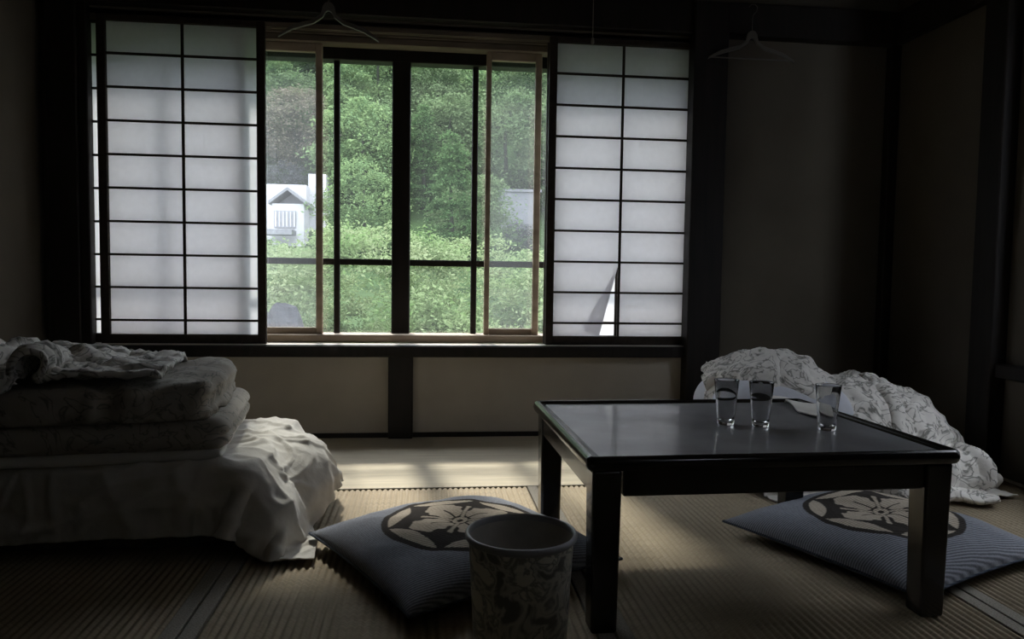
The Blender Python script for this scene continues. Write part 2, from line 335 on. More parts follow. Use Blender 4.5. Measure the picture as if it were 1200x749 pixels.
# ---- shoji screens
ZR = [1.805, 1.668, 1.5269, 1.385, 1.2417, 1.099, .9554, .8129, .6709, .5281, .467]
def shoji(x0, x1, y, label, torn=False):
    """x0..x1 = outer edges, y = front face; paper behind the lattice"""
    s = .036; a, b = x0+s, x1-s; mid = (a+b)/2
    t = thing('shoji_screen', label, 'paper screen', ((x0+x1)/2, y, .427), 'paper sliding screens')
    for xa, xb in ((x0, a), (b, x1)): box('stile', xa, xb, y, y+.024, .427, 1.829, M['lattice'], t, bev=.002)
    box('rail', a, b, y, y+.024, 1.805, 1.829, M['lattice'], t, bev=.002); box('rail', a, b, y, y+.024, .427, .467, M['lattice'], t, bev=.002)
    for z in ZR[1:-1]: box('lattice_bar', a, b, y+.004, y+.012, z-.005, z+.005, M['lattice'], t, bev=0)
    box('lattice_bar', mid-.0055, mid+.0055, y+.010, y+.019, .467, 1.805, M['lattice'], t, bev=0)
    yp = y+.0195
    if not torn:
        P = np.zeros((2, 2, 3)); P[0, :, 0] = a; P[1, :, 0] = b; P[:, 0, 2] = .467; P[:, 1, 2] = 1.805; P[:, :, 1] = yp
        me = grid_mesh(P); me.transform(Matrix.Translation(-wloc(t))); link('paper', me, M['paper'], t)
    else:
        # paper split into a sound sheet with a wedge missing beside the middle bar
        m0 = mid-.005; ap = .795; lx = mid-.088
        V = [(a, .467), (lx, .467), (m0, ap), (m0, 1.805), (a, 1.805), (m0, .467), (b, .467), (b, 1.805)]
        bm = bmesh.new(); vs = [bm.verts.new((x, yp, z)) for x, z in V]; top = bm.verts.new((b, yp, ap)); la = bm.verts.new((a, yp, ap))
        bm.faces.new((vs[0], vs[1], vs[2], la)); bm.faces.new((la, vs[2], vs[3], vs[4]))
        m1 = [bm.verts.new((mid+.001, yp, z)) for z in (.467, 1.805)]
        bm.faces.new((m1[0], vs[6], vs[7], m1[1])); g = bm.verts.new((m0, yp, ap+.001))
        bm.faces.new((vs[2], m1[1], vs[3])) if False else None
        me = bpy.data.meshes.new('paper'); bm.to_mesh(me); bm.free(); me.transform(Matrix.Translation(-wloc(t))); link('paper', me, M['paper'], t)
        # the loosened corner, curled back behind the sound paper
        n = 12; P = np.zeros((n, n, 3))
        for i in range(n):
            u = i/(n-1); zz = ap+(.467-ap)*u; e = lx+(m0-lx)*(1-u)
            wdt = .085*u
            for j in range(n):
                v = j/(n-1); ang = math.pi*min(1, v*1.6)
                P[i, j] = (e-wdt*(v-.22*math.sin(ang)), yp+.001+.006*u*math.sin(ang)+.004*v*u, zz+.03*v*u)
        me = grid_mesh(P); me.transform(Matrix.Translation(-wloc(t))); link('torn_flap', me, M['paper'], t, label='torn paper corner curled back')
shoji(-1.398, -.703, 3.430, 'front paper screen left of the window, its lattice fully in view')
shoji(-1.476, -.781, 3.472, 'rear paper screen at left, only its bright edge strip showing beside the left casing')
shoji(.551, 1.245, 3.430, 'paper screen right of the window with a torn, curling lower corner', torn=True)
shoji(.549, 1.243, 3.472, 'rear paper screen at right, seen only through the tear of the front screen')

# ================================================================= TABLE
tb = thing('low_table', 'black lacquered low wooden table with raised rim, holding three glasses', 'table', (.744, 1.838, 0), rz=.02)
TW, TD, TZ = .84, .70, .38
def bevbox(name, x0, x1, y0, y1, z0, z1, m, parent, bev=.004, seg=3, taper=None):
    me = boxmesh(x1-x0, y1-y0, z1-z0, bev, seg); me.transform(Matrix.Translation(((x0+x1)/2, (y0+y1)/2, (z0+z1)/2)))
    if taper:
        for v in me.vertices:
            k = (z1-v.co.z)/(z1-z0); cx, cy = (x0+x1)/2, (y0+y1)/2
            v.co.x = cx+(v.co.x-cx)*(1-taper*k); v.co.y = cy+(v.co.y-cy)*(1-taper*k)
    for p in me.polygons: p.use_smooth = True
    o = link(name, me, m, parent); md = o.modifiers.new('n', 'WEIGHTED_NORMAL'); return o
# top with raised rounded rim (profile swept round a rectangle)
def rim_mesh(hw, hd, prof, rad=.022, cs=6):
    """prof: list of (inset, z) closed loop"""
    rings = []
    for ins, z in prof:
        pts = []; r = max(.002, rad-ins)
        for qx, qy, a0 in ((1, 1, 0), (-1, 1, 90), (-1, -1, 180), (1, -1, 270)):
            for k in range(cs+1):
                a = math.radians(a0+90*k/cs); pts.append((qx*(hw-ins-r)+r*math.cos(a), qy*(hd-ins-r)+r*math.sin(a), z))
        rings.append(pts)
    P = np.array(rings); P = np.concatenate([P, P[:1]], 0); P = np.concatenate([P, P[:, :1]], 1)
    return grid_mesh(P)
prof = [(.004, .351), (0, .356), (-.002, .365), (0, .3745), (.004, .379), (.010, .3805), (.016, .379), (.020, .3745), (.024, .3725), (.034, .372), (.034, .348), (.012, .348)]
me = rim_mesh(TW/2, TD/2, prof); o = link('rim', me, M['lacquer'], tb)
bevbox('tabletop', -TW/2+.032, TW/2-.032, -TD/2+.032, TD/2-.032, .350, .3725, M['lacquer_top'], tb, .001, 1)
for s, nm in ((-1, 'apron'), (1, 'apron')):
    bevbox(nm, -TW/2+.08, TW/2-.08, s*(TD/2-.028)-.011, s*(TD/2-.028)+.011, .292, .350, M['lacquer'], tb)
    bevbox(nm, s*(TW/2-.028)-.011, s*(TW/2-.028)+.011, -TD/2+.08, TD/2-.08, .292, .350, M['lacquer'], tb)
for sx in (-1, 1):
    for sy in (-1, 1):
        cx, cy = sx*(TW/2-.045), sy*(TD/2-.045)
        lg = bevbox('leg', cx-.032, cx+.032, cy-.032, cy+.032, 0, .350, M['lacquer'], tb, .008, 3, .12)
        px = cx-sx*.06
        bevbox('hinge_bracket', min(px, px-sx*.05), max(px, px-sx*.05), cy-.004, cy+.004, .30, .345, M['black_metal'], lg, .002, 1)
# ---- glasses
def glass_mat():
    m = bpy.data.materials.new('clear_glass'); m.use_nodes = True; b = m.node_tree.nodes['Principled BSDF']
    b.inputs['Transmission Weight'].default_value = 1; b.inputs['Roughness'].default_value = .01; b.inputs['IOR'].default_value = 1.48
    return m
M['glass'] = glass_mat()
gp = [(.0, .0), (.018, .0), (.0205, .0015), (.0215, .005), (.0225, .02), (.0275, .075), (.0315, .114), (.0318, .1155), (.0308, .1165), (.0298, .1155), (.0262, .076), (.0208, .022), (.0190, .014), (.010, .011), (.0, .0105)]
gme = lathe_mesh([(max(r, .0002), z) for r, z in gp], 48, True, True)
for (x, y, s, rz), lb in zip([(.770, 1.842, 1, .2), (.850, 1.812, .98, 1.1), (1.000, 1.760, .98, 2.0)],
        ['clear empty drinking glass on the black table, leftmost of the three', 'clear empty drinking glass on the black table, middle of the three', 'clear empty drinking glass standing apart at the right of the black table']):
    g = link('drinking_glass', gme, M['glass'], None, (x, y, .3726)); g.scale = (s, s, s); g.rotation_euler[2] = rz
    tag(g, lb, 'glass', 'drinking glasses on the table')

# ================================================================= CLOTH
def rbox_push(P, c, b, r, e, rz=0):
    c = np.array(c); b = np.array(b); Q = P-c
    if rz: ca, sa = math.cos(rz), math.sin(rz); Q = np.stack([Q[..., 0]*ca+Q[..., 1]*sa, -Q[..., 0]*sa+Q[..., 1]*ca, Q[..., 2]], -1)
    q = np.abs(Q)-(b-r); qo = np.maximum(q, 0); lo = np.linalg.norm(qo, axis=-1); ins = np.minimum(q.max(-1), 0); d = lo+ins-r
    n = np.where(lo[..., None] > 1e-9, qo/np.maximum(lo, 1e-9)[..., None], (q == q.max(-1, keepdims=True)).astype(float))*np.sign(Q)
    if rz: n = np.stack([n[..., 0]*ca-n[..., 1]*sa, n[..., 0]*sa+n[..., 1]*ca, n[..., 2]], -1)
    m = d < e; return m, n, (e-d)
def ell_push(P, c, s, e):
    Q = (P-np.array(c))/np.array(s); L = np.maximum(np.linalg.norm(Q, axis=-1), 1e-6); n = Q/np.array(s); n /= np.maximum(np.linalg.norm(n, axis=-1, keepdims=True), 1e-9)
    d = (L-1)*np.min(s); return d < e, n, e-d
def cloth(P, lx, ly, cols, steps=260, iters=7, e=.006, floor=.004, fr=.55, bend=.25, grav=9.8, pins=None, damp=.985, shear=.5):
    P = P.astype(float).copy(); V = np.zeros_like(P); dt = 1/120
    P0 = P.copy()
    def con(A, B, L, k, A0=None):
        D = B-A; n = np.linalg.norm(D, axis=-1, keepdims=True); c = D*((n-L)/np.maximum(n, 1e-9))*(.5*k); A += c; B -= c
    ld = math.hypot(lx, ly)
    for st in range(steps):
        V[..., 2] -= grav*dt; Vn = np.linalg.norm(V, axis=-1, keepdims=True); V *= np.minimum(1, 2.0/np.maximum(Vn, 1e-6))
        O = P.copy(); P += V*dt
        for it in range(iters):
            for s in (0, 1):
                n = (P.shape[0]-s)//2*2; con(P[s:s+n:2], P[s+1:s+n:2], lx, 1)
                n = (P.shape[1]-s)//2*2; con(P[:, s:s+n:2], P[:, s+1:s+n:2], ly, 1)
                con(P[s:-1:2, :-1], P[s+1::2, 1:][:len(P[s:-1:2])], ld, shear); con(P[s+1::2, :-1], P[s:-1:2, 1:][:len(P[s+1::2])], ld, shear)
            for s in (0, 1):
                for (i0) in (0, 2):
                    pass
            A, B = P[:-2], P[2:]; D = B-A; n = np.linalg.norm(D, axis=-1, keepdims=True); c = np.where(n < 2*lx*.985, D*((n-2*lx)/np.maximum(n, 1e-9))*(.25*bend), 0); P[:-2] += c; P[2:] -= c
            A, B = P[:, :-2], P[:, 2:]; D = B-A; n = np.linalg.norm(D, axis=-1, keepdims=True); c = np.where(n < 2*ly*.985, D*((n-2*ly)/np.maximum(n, 1e-9))*(.25*bend), 0); P[:, :-2] += c; P[:, 2:] -= c
            for cf in cols:
                m, nn, pen = cf(P); mv = np.where(m[..., None], nn*pen[..., None], 0); P += mv
                if it == iters-1:
                    T = P-O; Tn = (T*nn).sum(-1, keepdims=True)*nn; P -= np.where(m[..., None], (T-Tn)*fr, 0)
            m = P[..., 2] < floor; P[..., 2] = np.maximum(P[..., 2], floor)
            if it == iters-1: P[..., :2] -= np.where(m[..., None], (P-O)[..., :2]*fr, 0)
        if pins is not None: P[pins] = P0[pins]
        V = (P-O)/dt*damp
    return P
def upsample(P, k):
    """smooth (Catmull-Rom) resampling of a grid"""
    def one(A):
        n = len(A); t = np.linspace(0, n-1, (n-1)*k+1); i = np.minimum(t.astype(int), n-2); f = (t-i)[:, None, None]
        p0, p1, p2, p3 = A[np.maximum(i-1, 0)], A[i], A[i+1], A[np.minimum(i+2, n-1)]
        return .5*((2*p1)+(p2-p0)*f+(2*p0-5*p1+4*p2-p3)*f*f+(3*p1-p0-3*p2+p3)*f**3)
    return one(one(P).transpose(1, 0, 2)).transpose(1, 0, 2)
def wrinkle(P, amp, s, seed, lift=0.0):
    """creases pushed out along the normals, laid out in the cloth's own coordinates"""
    N = np.cross(np.gradient(P, axis=0), np.gradient(P, axis=1)); N /= np.maximum(np.linalg.norm(N, axis=-1, keepdims=True), 1e-9)
    nu, nv = P.shape[:2]; D = np.zeros((nu, nv))
    du = np.linalg.norm(np.gradient(P, axis=0), axis=-1).mean(); dv = np.linalg.norm(np.gradient(P, axis=1), axis=-1).mean()
    for i in range(nu):
        for j in range(nv):
            x, y = i*du*s+seed, j*dv*s; w_ = noise.noise(Vector((x*.35, y*.35, seed)))*1.6
            a = 1-abs(noise.noise(Vector((x*.45+w_, y*1.1-w_, seed))))*3; b = 1-abs(noise.noise(Vector((x*1.3-w_, y*.6+w_, seed+9))))*3
            D[i, j] = max(0, a)**1.5+.7*max(0, b)**1.5+.35*noise.fractal(Vector((x*2, y*2, seed)), 1, 2, 3)
    return P+N*(D*amp+lift)[..., None]
def cloth_obj(name, P, m, origin, thick=.003, sub=1, parent=None, amp=0, s=9, seed=1):
    if amp: P = wrinkle(upsample(P, 3), amp, s, seed); sub = 0
    P[..., 2] = np.maximum(P[..., 2], .003)
    Q = P-np.array(origin)
    me = grid_mesh(Q); o = link(name, me, m, parent, origin if parent is None else None)
    if sub: s = o.modifiers.new('s', 'SUBSURF'); s.levels = s.render_levels = sub
    so = o.modifiers.new('t', 'SOLIDIFY'); so.thickness = thick; so.offset = 1
    return o
def start(nx, ny, x0, x1, y0, y1, z, rz=0, amp=.01, s=4, seed=0, sq=1.0):
    X, Y = np.meshgrid(np.linspace(x0, x1, nx), np.linspace(y0, y1, ny), indexing='ij')
    lx = (x1-x0)/(nx-1); ly = (y1-y0)/(ny-1)
    cx, cy = (x0+x1)/2, (y0+y1)/2; X = (X-cx)*sq; Y = (Y-cy)*sq
    P = np.stack([cx+X*math.cos(rz)-Y*math.sin(rz), cy+X*math.sin(rz)+Y*math.cos(rz), np.full_like(X, z)], -1)
    P[..., 2] += amp*fbm(P.reshape(-1, 3), s, 3, seed).reshape(nx, ny)
    return P, lx, ly
# soft rounded slab with wrinkles
def slab(name, x0, x1, y0, y1, z0, z1, m, label, cat, group, wr=.010, seed=0, r=None, rz=0, nose_crease=True, n=(70, 56, 14), sagx=0, ws=7):
    c = np.array([(x0+x1)/2, (y0+y1)/2, (z0+z1)/2]); b = np.array([(x1-x0)/2, (y1-y0)/2, (z1-z0)/2]); r = r or b[2]*.98
    bm = bmesh.new(); bmesh.ops.create_cube(bm, size=2)
    # grid cube
    bm.clear(); key = {}
    def vert(i, j, k):
        if (i, j, k) not in key:
            key[(i, j, k)] = bm.verts.new((i/n[0]*2-1, j/n[1]*2-1, k/n[2]*2-1))
        return key[(i, j, k)]
    for i in range(n[0]):
        for j in range(n[1]):
            bm.faces.new((vert(i, j, 0), vert(i, j+1, 0), vert(i+1, j+1, 0), vert(i+1, j, 0))); bm.faces.new((vert(i, j, n[2]), vert(i+1, j, n[2]), vert(i+1, j+1, n[2]), vert(i, j+1, n[2])))
    for i in range(n[0]):
        for k in range(n[2]):
            bm.faces.new((vert(i, 0, k), vert(i+1, 0, k), vert(i+1, 0, k+1), vert(i, 0, k+1))); bm.faces.new((vert(i, n[1], k), vert(i, n[1], k+1), vert(i+1, n[1], k+1), vert(i+1, n[1], k)))
    for j in range(n[1]):
        for k in range(n[2]):
            bm.faces.new((vert(0, j, k), vert(0, j, k+1), vert(0, j+1, k+1), vert(0, j+1, k))); bm.faces.new((vert(n[0], j, k), vert(n[0], j+1, k), vert(n[0], j+1, k+1), vert(n[0], j, k+1)))
    for v in bm.verts:
        p = Vector((v.co.x*b[0], v.co.y*b[1], v.co.z*b[2])); core = Vector([max(-(b[a]-r), min(b[a]-r, p[a])) if b[a] > r else 0 for a in range(3)])
        d = p-core
        if d.length > 1e-7: q = core+d.normalized()*min(r, b[2]) if True else p
        else: q = p
        if abs(v.co.z) == 1 and d.length < r: q = Vector((p.x, p.y, p.z))
        nrm = d.normalized() if d.length > 1e-7 else Vector((0, 0, 1))
        P = q+Vector((seed*5.1, seed*2.3, 0))
        # broad lumps, long creases with domain warp, small puckers
        l = noise.fractal(P*3, 1, 2, 3)*wr*1.0
        wv = noise.fractal(Vector((P.x*2.2, P.y*2.2, P.z*2.2)), 1, 2, 2)*.18
        cr = 1-abs(noise.noise(Vector(((P.x*.55+wv)*ws, (P.y+wv)*ws*.9, P.z*ws*.4))))*2.2; l += max(-.4, cr)*wr*.7
        l += noise.fractal(P*30, 1, 2, 3)*wr*.12
        if nose_crease: l -= math.exp(-((q.z/b[2])/.16)**2)*.014*max(0, min(1, (q.x-(b[0]-r*1.3))/(r*.8)))
        if q.z < -b[2]*.6: l = min(l, 0)*.2
        v.co = q+nrm*l
        v.co.z += sagx*(q.x/b[0])**2 if q.z > 0 else 0
    for f in bm.faces: f.smooth = True
    bmesh.ops.recalc_face_normals(bm, faces=bm.faces[:])
    me = bpy.data.meshes.new(name); bm.to_mesh(me); bm.free(); me.transform(Matrix.Translation((0, 0, b[2])))
    o = link(name, me, m, None, (c[0], c[1], z0)); o.rotation_euler[2] = rz
    return tag(o, label, cat, group)
# ---- left bedding
slab('folded_mattress', -1.58, -.445, 2.03, 2.66, .004, .215, M['mattress'], 'dark folded mattress under the white sheet at left', 'mattress', None, wr=.004, seed=3, r=.05, nose_crease=False, n=(30, 20, 8))
P, lx, ly = start(74, 60, -1.60, -.24, 1.87, 2.84, .30, .03, .03, 5, 2, sq=.97)
lw = lambda P: (P[..., 0] < XL+.05, np.broadcast_to(np.array([1., 0, 0]), P.shape), (XL+.05)-P[..., 0])
P = cloth(P, lx, ly, [lambda p: rbox_push(p, (-1.03, 2.345, .11), (.60, .335, .12), .05, .006), lambda p: ell_push(p, (-.42, 2.40, .09), (.13, .22, .13), .006), lambda p: ell_push(p, (-.43, 2.10, .06), (.08, .12, .10), .006), lw], steps=230, iters=6, fr=.5, bend=.08)
tag(cloth_obj('bed_sheet', P, M['sheet'], (-1.0, 2.345, 0), amp=.009, s=9, seed=3), 'white crumpled cotton sheet draped over the folded mattress at left, spilling to the floor', 'sheet')
slab('folded_blanket', -1.50, -.575, 2.00, 2.60, .238, .272, M['sheet'], 'thin pale folded blanket, lowest layer on the sheet at left', 'blanket', 'folded bedding stacked at left', wr=.004, seed=5, nose_crease=False, rz=.12)
slab('folded_quilt', -1.49, -.555, 1.985, 2.60, .266, .352, M['quilt_a'], 'folded patterned quilt in the middle of the stack at left', 'quilt', 'folded bedding stacked at left', wr=.009, seed=9, rz=.13)
slab('folded_quilt', -1.49, -.595, 1.975, 2.59, .345, .425, M['quilt_a'], 'thick folded patterned quilt on top of the stack at left', 'quilt', 'folded bedding stacked at left', wr=.021, seed=13, rz=.15, sagx=.03, ws=9)
P, lx, ly = start(70, 62, -2.15, -.60, 1.80, 2.95, .60, .25, .12, 4.5, 11, sq=.60)
P = cloth(P, lx, ly, [lambda p: rbox_push(p, (-1.06, 2.29, .345), (.45, .29, .09), .04, .022), lambda p: ell_push(p, (-1.36, 2.30, .41), (.22, .22, .07), .018), lambda p: ell_push(p, (-1.03, 2.42, .42), (.10, .12, .05), .018), lw], steps=150, iters=6, fr=.6, bend=.35)
tag(cloth_obj('crumpled_quilt', P, M['quilt_b'], (-1.15, 2.3, .45), .016, amp=.014, s=11, seed=5), 'crumpled pale quilt thrown over the left end of the bedding stack', 'quilt')
# ---- right bedding
slab('floor_mattress', 1.10, 2.00, 2.42, 3.12, .004, .10, M['sheet'], 'white-covered floor mattress under the heap of bedding behind the table', 'mattress', None, wr=.006, seed=21, nose_crease=False, n=(40, 30, 8))
slab('pillow', 1.08, 1.56, 2.50, 3.00, .10, .36, M['pillow'], 'plump white pillow at the left end of the heap behind the table', 'pillow', None, wr=.010, seed=25, nose_crease=False, n=(34, 30, 14), r=.11)
heap = [lambda p: rbox_push(p, (1.55, 2.77, .05), (.45, .35, .055), .04, .012), lambda p: ell_push(p, (1.35, 2.84, .20), (.27, .30, .222), .012),
        lambda p: ell_push(p, (1.60, 2.80, .12), (.42, .30, .21), .012), lambda p: (p[..., 0] > XR-.03, np.broadcast_to(np.array([-1., 0, 0]), p.shape), p[..., 0]-(XR-.03)),
        lambda p: (p[..., 1] > YB-.1, np.broadcast_to(np.array([0, -1., 0]), p.shape), p[..., 1]-(YB-.1))]
P, lx, ly = start(80, 60, 1.05, 2.18, 2.27, 3.42, .55, -.38, .10, 5, 31, sq=.72)
P = cloth(P, lx, ly, heap, steps=190, iters=6, fr=.6, bend=.3)
tag(cloth_obj('heaped_quilt', P, M['quilt_b'], (1.6, 2.8, 0), .018, amp=.017, s=7.5, seed=7), 'pale patterned quilt heaped in a long slope behind the table towards the right wall', 'quilt')
P, lx, ly = start(44, 30, 1.14, 2.02, 2.28, 2.85, .16, .05, .03, 6, 41, sq=.85)
P = cloth(P, lx, ly, [lambda p: rbox_push(p, (1.55, 2.77, .05), (.45, .35, .05), .04, .005)], steps=150, iters=5, fr=.5, bend=.1)
tag(cloth_obj('trailing_sheet', P, M['sheet'], (1.55, 2.5, 0), .003, amp=.008, s=11, seed=9), 'white sheet edge trailing on the floor behind the table legs', 'sheet')
# white cloth laid over the rear right corner of the table
n = 22; P = np.zeros((n, n, 3))
for i in range(n):
    for j in range(n):
        u, v = i/(n-1), j/(n-1)
        a = Vector((1.035, 1.975, .3775)).lerp(Vector((1.075, 1.845, .3775)), u); b = Vector((1.19, 2.52, .345)).lerp(Vector((1.36, 2.44, .30)), u)
        p = a.lerp(b, v); sagz = -.05*math.sin(math.pi*min(1, max(0, (v-.32)/.68)))
        if v < .35: p.z = .3775+(.006 if v > .05 else 0)
        P[i, j] = (p.x, p.y, p.z+sagz+.004*math.sin(u*9+v*4)*v)
tag(cloth_obj('white_towel', P, M['sheet'], (1.06, 1.92, .375), .003), 'end of a plain white cloth lying over the rear right corner of the table', 'cloth')

# ================================================================= FLOOR CUSHIONS
def crest(x, y):
    """print on the cushion: returns 0 none, 1 dark, 2 tan"""
    r = math.hypot(x, y)
    if r > 1: return 0
    if r > .915: return 1
    a = math.atan2(y, x)
    # six inward arcs: tan lunes at the border
    for k in range(6):
        t = math.pi/4+k*math.pi/3; cx, cy = 1.6*math.cos(t), 1.6*math.sin(t)
        if math.hypot(x-cx, y-cy) < .895: return 2
    # hub
    if r < .045: return 1
    if r < .10: return 2
    # four broad petals with lobed ends, and four slender stamens between
    for k in range(4):
        t = k*math.pi/2; u = x*math.cos(t)+y*math.sin(t); v = -x*math.sin(t)+y*math.cos(t)
        if .13 < u < .70:
            hw = .225*math.sin(math.pi*min(1, (u-.10)/.62))**.6*(1+.10*math.cos(u*34))
            if abs(v) < hw and not (abs(v) < .016 and u < .42): return 2
        t = t+math.pi/4; u = x*math.cos(t)+y*math.sin(t); v = -x*math.sin(t)+y*math.cos(t)
        if .10 < u < .52 and abs(v) < .022+.05*max(0, u-.34): return 2
    return 1
def cushion_material():
    m = mat('indigo_stripe_cotton', (.1, .1, .1), .95, .05); t = m.node_tree; b = t.nodes['Principled BSDF']
    at = t.nodes.new('ShaderNodeAttribute'); at.attribute_name = 'print'
    tc = t.nodes.new('ShaderNodeTexCoord'); wv = t.nodes.new('ShaderNodeTexWave'); wv.wave_type = 'BANDS'; wv.bands_direction = 'X'
    wv.inputs['Scale'].default_value = 46; wv.inputs['Distortion'].default_value = .6; wv.inputs['Detail'].default_value = 1
    mp = t.nodes.new('ShaderNodeMapping'); mp.inputs['Rotation'].default_value = (0, 0, math.radians(8))
    t.links.new(tc.outputs['Object'], mp.inputs[0]); t.links.new(mp.outputs[0], wv.inputs['Vector'])
    n = t.nodes.new('ShaderNodeTexNoise'); n.inputs['Scale'].default_value = 160; t.links.new(tc.outputs['Object'], n.inputs['Vector'])
    mm = t.nodes.new('ShaderNodeMath'); mm.operation = 'MULTIPLY_ADD'; mm.inputs[1].default_value = .7; t.links.new(wv.outputs['Fac'], mm.inputs[0])
    m2 = t.nodes.new('ShaderNodeMath'); m2.operation = 'MULTIPLY'; m2.inputs[1].default_value = .5; t.links.new(n.outputs[0], m2.inputs[0]); t.links.new(m2.outputs[0], mm.inputs[2])
    r = t.nodes.new('ShaderNodeMapRange'); r.inputs['To Min'].default_value = .30; r.inputs['To Max'].default_value = 1.55; t.links.new(mm.outputs[0], r.inputs[0])
    mx = t.nodes.new('ShaderNodeVectorMath'); mx.operation = 'SCALE'; t.links.new(at.outputs['Color'], mx.inputs[0]); t.links.new(r.outputs[0], mx.inputs['Scale'])
    t.links.new(mx.outputs[0], b.inputs['Base Color'])
    bp = t.nodes.new('ShaderNodeBump'); bp.inputs['Strength'].default_value = .6; bp.inputs['Distance'].default_value = .002
    t.links.new(mm.outputs[0], bp.inputs['Height']); t.links.new(bp.outputs[0], b.inputs['Normal'])
    return m
M['cushion'] = cushion_material()
def cushion(x, y, rz, label, seed, S=.60, T=.120):
    N = 230; g = np.linspace(-1, 1, N); U, V = np.meshgrid(g, g, indexing='ij')
    def prof(U, V): return (np.clip(1-np.abs(U)**2.6, 0, 1)*np.clip(1-np.abs(V)**2.6, 0, 1))**.47
    k = prof(U, V); pin = 1-.045*(1-np.abs(U)**2)*np.abs(V)**3-.045*(1-np.abs(V)**2)*np.abs(U)**3
    X = U*S/2*(1-.05*(1-V**2)*0)*pin; Y = V*S/2*pin
    lump = np.array([noise.fractal(Vector((a*5+seed, b*5, seed)), 1, 2, 3) for a, b in zip(X.ravel(), Y.ravel())]).reshape(N, N)
    tuft = np.exp(-((U**2+V**2)/.02))
    Zt = .034+T*.64*k*(1+.10*lump)-.010*tuft+.006*lump*k; Zb = .034-.031*k
    Q = np.stack([X, Y, Zt], -1)
    me = grid_mesh(Q)
    colr = np.zeros((N*N, 4)); blue = (.225, .235, .262); dark = (.045, .04, .036); tan = (.46, .40, .32)
    R = .205/(S/2)
    for i, (a, b) in enumerate(zip((X/(S/2)/R).ravel(), (Y/(S/2)/R).ravel())):
        c = crest(a, b) if abs(a) <= 1 and abs(b) <= 1 else 0
        colr[i] = (*((blue, dark, tan)[c]), 1)
    ca = me.color_attributes.new('print', 'FLOAT_COLOR', 'POINT'); ca.data.foreach_set('color', colr.astype(np.float32).ravel())
    t = thing('floor_cushion', label, 'cushion', (x, y, 0), 'indigo floor cushions', rz)
    link('cover_top', me, M['cushion'], t)
    n2 = 40; idx = np.linspace(0, N-1, n2).astype(int)
    Qb = np.stack([X, Y, Zb], -1)[np.ix_(idx, idx)]; mb = grid_mesh(Qb, flip=True)
    cb = mb.color_attributes.new('print', 'FLOAT_COLOR', 'POINT'); cb.data.foreach_set('color', np.tile(np.array([*blue, 1], np.float32), n2*n2))
    link('cover_underside', mb, M['cushion'], t)
    # seam piping round the edge
    e = [(X[i, 0], Y[i, 0], .034) for i in range(0, N, 6)]+[(X[-1, j], Y[-1, j], .034) for j in range(0, N, 6)]+[(X[i, -1], Y[i, -1], .034) for i in range(N-1, 0, -6)]+[(X[0, j], Y[0, j], .034) for j in range(N-1, 0, -6)]
    pm = tube_mesh(e+[e[0]], .0035, 6); cc = pm.color_attributes.new('print', 'FLOAT_COLOR', 'POINT'); cc.data.foreach_set('color', np.tile(np.array([.07, .08, .10, 1], np.float32), len(pm.vertices)))
    link('seam', pm, M['cushion'], t)
cushion(.094, 1.945, math.radians(-62), 'dark blue-grey square floor cushion with tan crest, half hidden by the waste bin', 1)
cushion(1.270, 1.935, math.radians(-69+3), 'dark blue-grey square floor cushion with tan crest, under the right end of the table', 2)

# ================================================================= WASTE BIN
def bin_material():
    m = mat('printed_bin', (.1, .1, .09), .45, .4); t = m.node_tree; b = t.nodes['Principled BSDF']
    tc = t.nodes.new('ShaderNodeTexCoord')
    n = t.nodes.new('ShaderNodeTexNoise'); n.inputs['Scale'].default_value = 17; n.inputs['Detail'].default_value = 3; n.inputs['Distortion'].default_value = 1.6
    v = t.nodes.new('ShaderNodeTexVoronoi'); v.inputs['Scale'].default_value = 26; v.feature = 'SMOOTH_F1'
    t.links.new(tc.outputs['Object'], n.inputs['Vector']); t.links.new(tc.outputs['Object'], v.inputs['Vector'])
    a = t.nodes.new('ShaderNodeMath'); a.operation = 'MULTIPLY_ADD'; a.inputs[1].default_value = .45; t.links.new(v.outputs['Distance'], a.inputs[0]); t.links.new(n.outputs[0], a.inputs[2])
    r = t.nodes.new('ShaderNodeValToRGB'); r.color_ramp.interpolation = 'EASE'; e = r.color_ramp.elements
    e[0].position = .52; e[0].color = (.16, .155, .14, 1); e[1].position = .66; e[1].color = (.55, .53, .46, 1)
    x = e.new(.74); x.color = (.25, .25, .22, 1); x = e.new(.82); x.color = (.66, .63, .54, 1)
    t.links.new(a.outputs[0], r.inputs[0]); t.links.new(r.outputs[0], b.inputs['Base Color']); return m
M['bin'] = bin_material(); M['bin_in'] = mat('bin_lining', (.42, .39, .35), .5, .4, 8, .25); M['bin_rim'] = mat('bin_rim', (.30, .30, .31), .35, .5)
bt = thing('waste_bin', 'round patterned waste bin standing in front of the left floor cushion', 'bin', (.180, 1.362, 0))
BH = .27
link('body', lathe_mesh([(.082, .002), (.084, .0), (.0975, BH-.012), (.0985, BH-.006)], 72, True), M['bin'], bt)
link('lining', lathe_mesh([(.0005, .006), (.080, .006), (.0955, BH-.010), (.0965, BH-.004)], 72, False), M['bin_in'], bt)
link('rim', lathe_mesh([(.0962, BH-.010), (.1005, BH-.010), (.1040, BH-.006), (.1048, BH-.001), (.1030, BH+.003), (.0995, BH+.0045), (.0965, BH+.002), (.0955, BH-.004), (.0962, BH-.010)], 72, False), M['bin_rim'], bt)

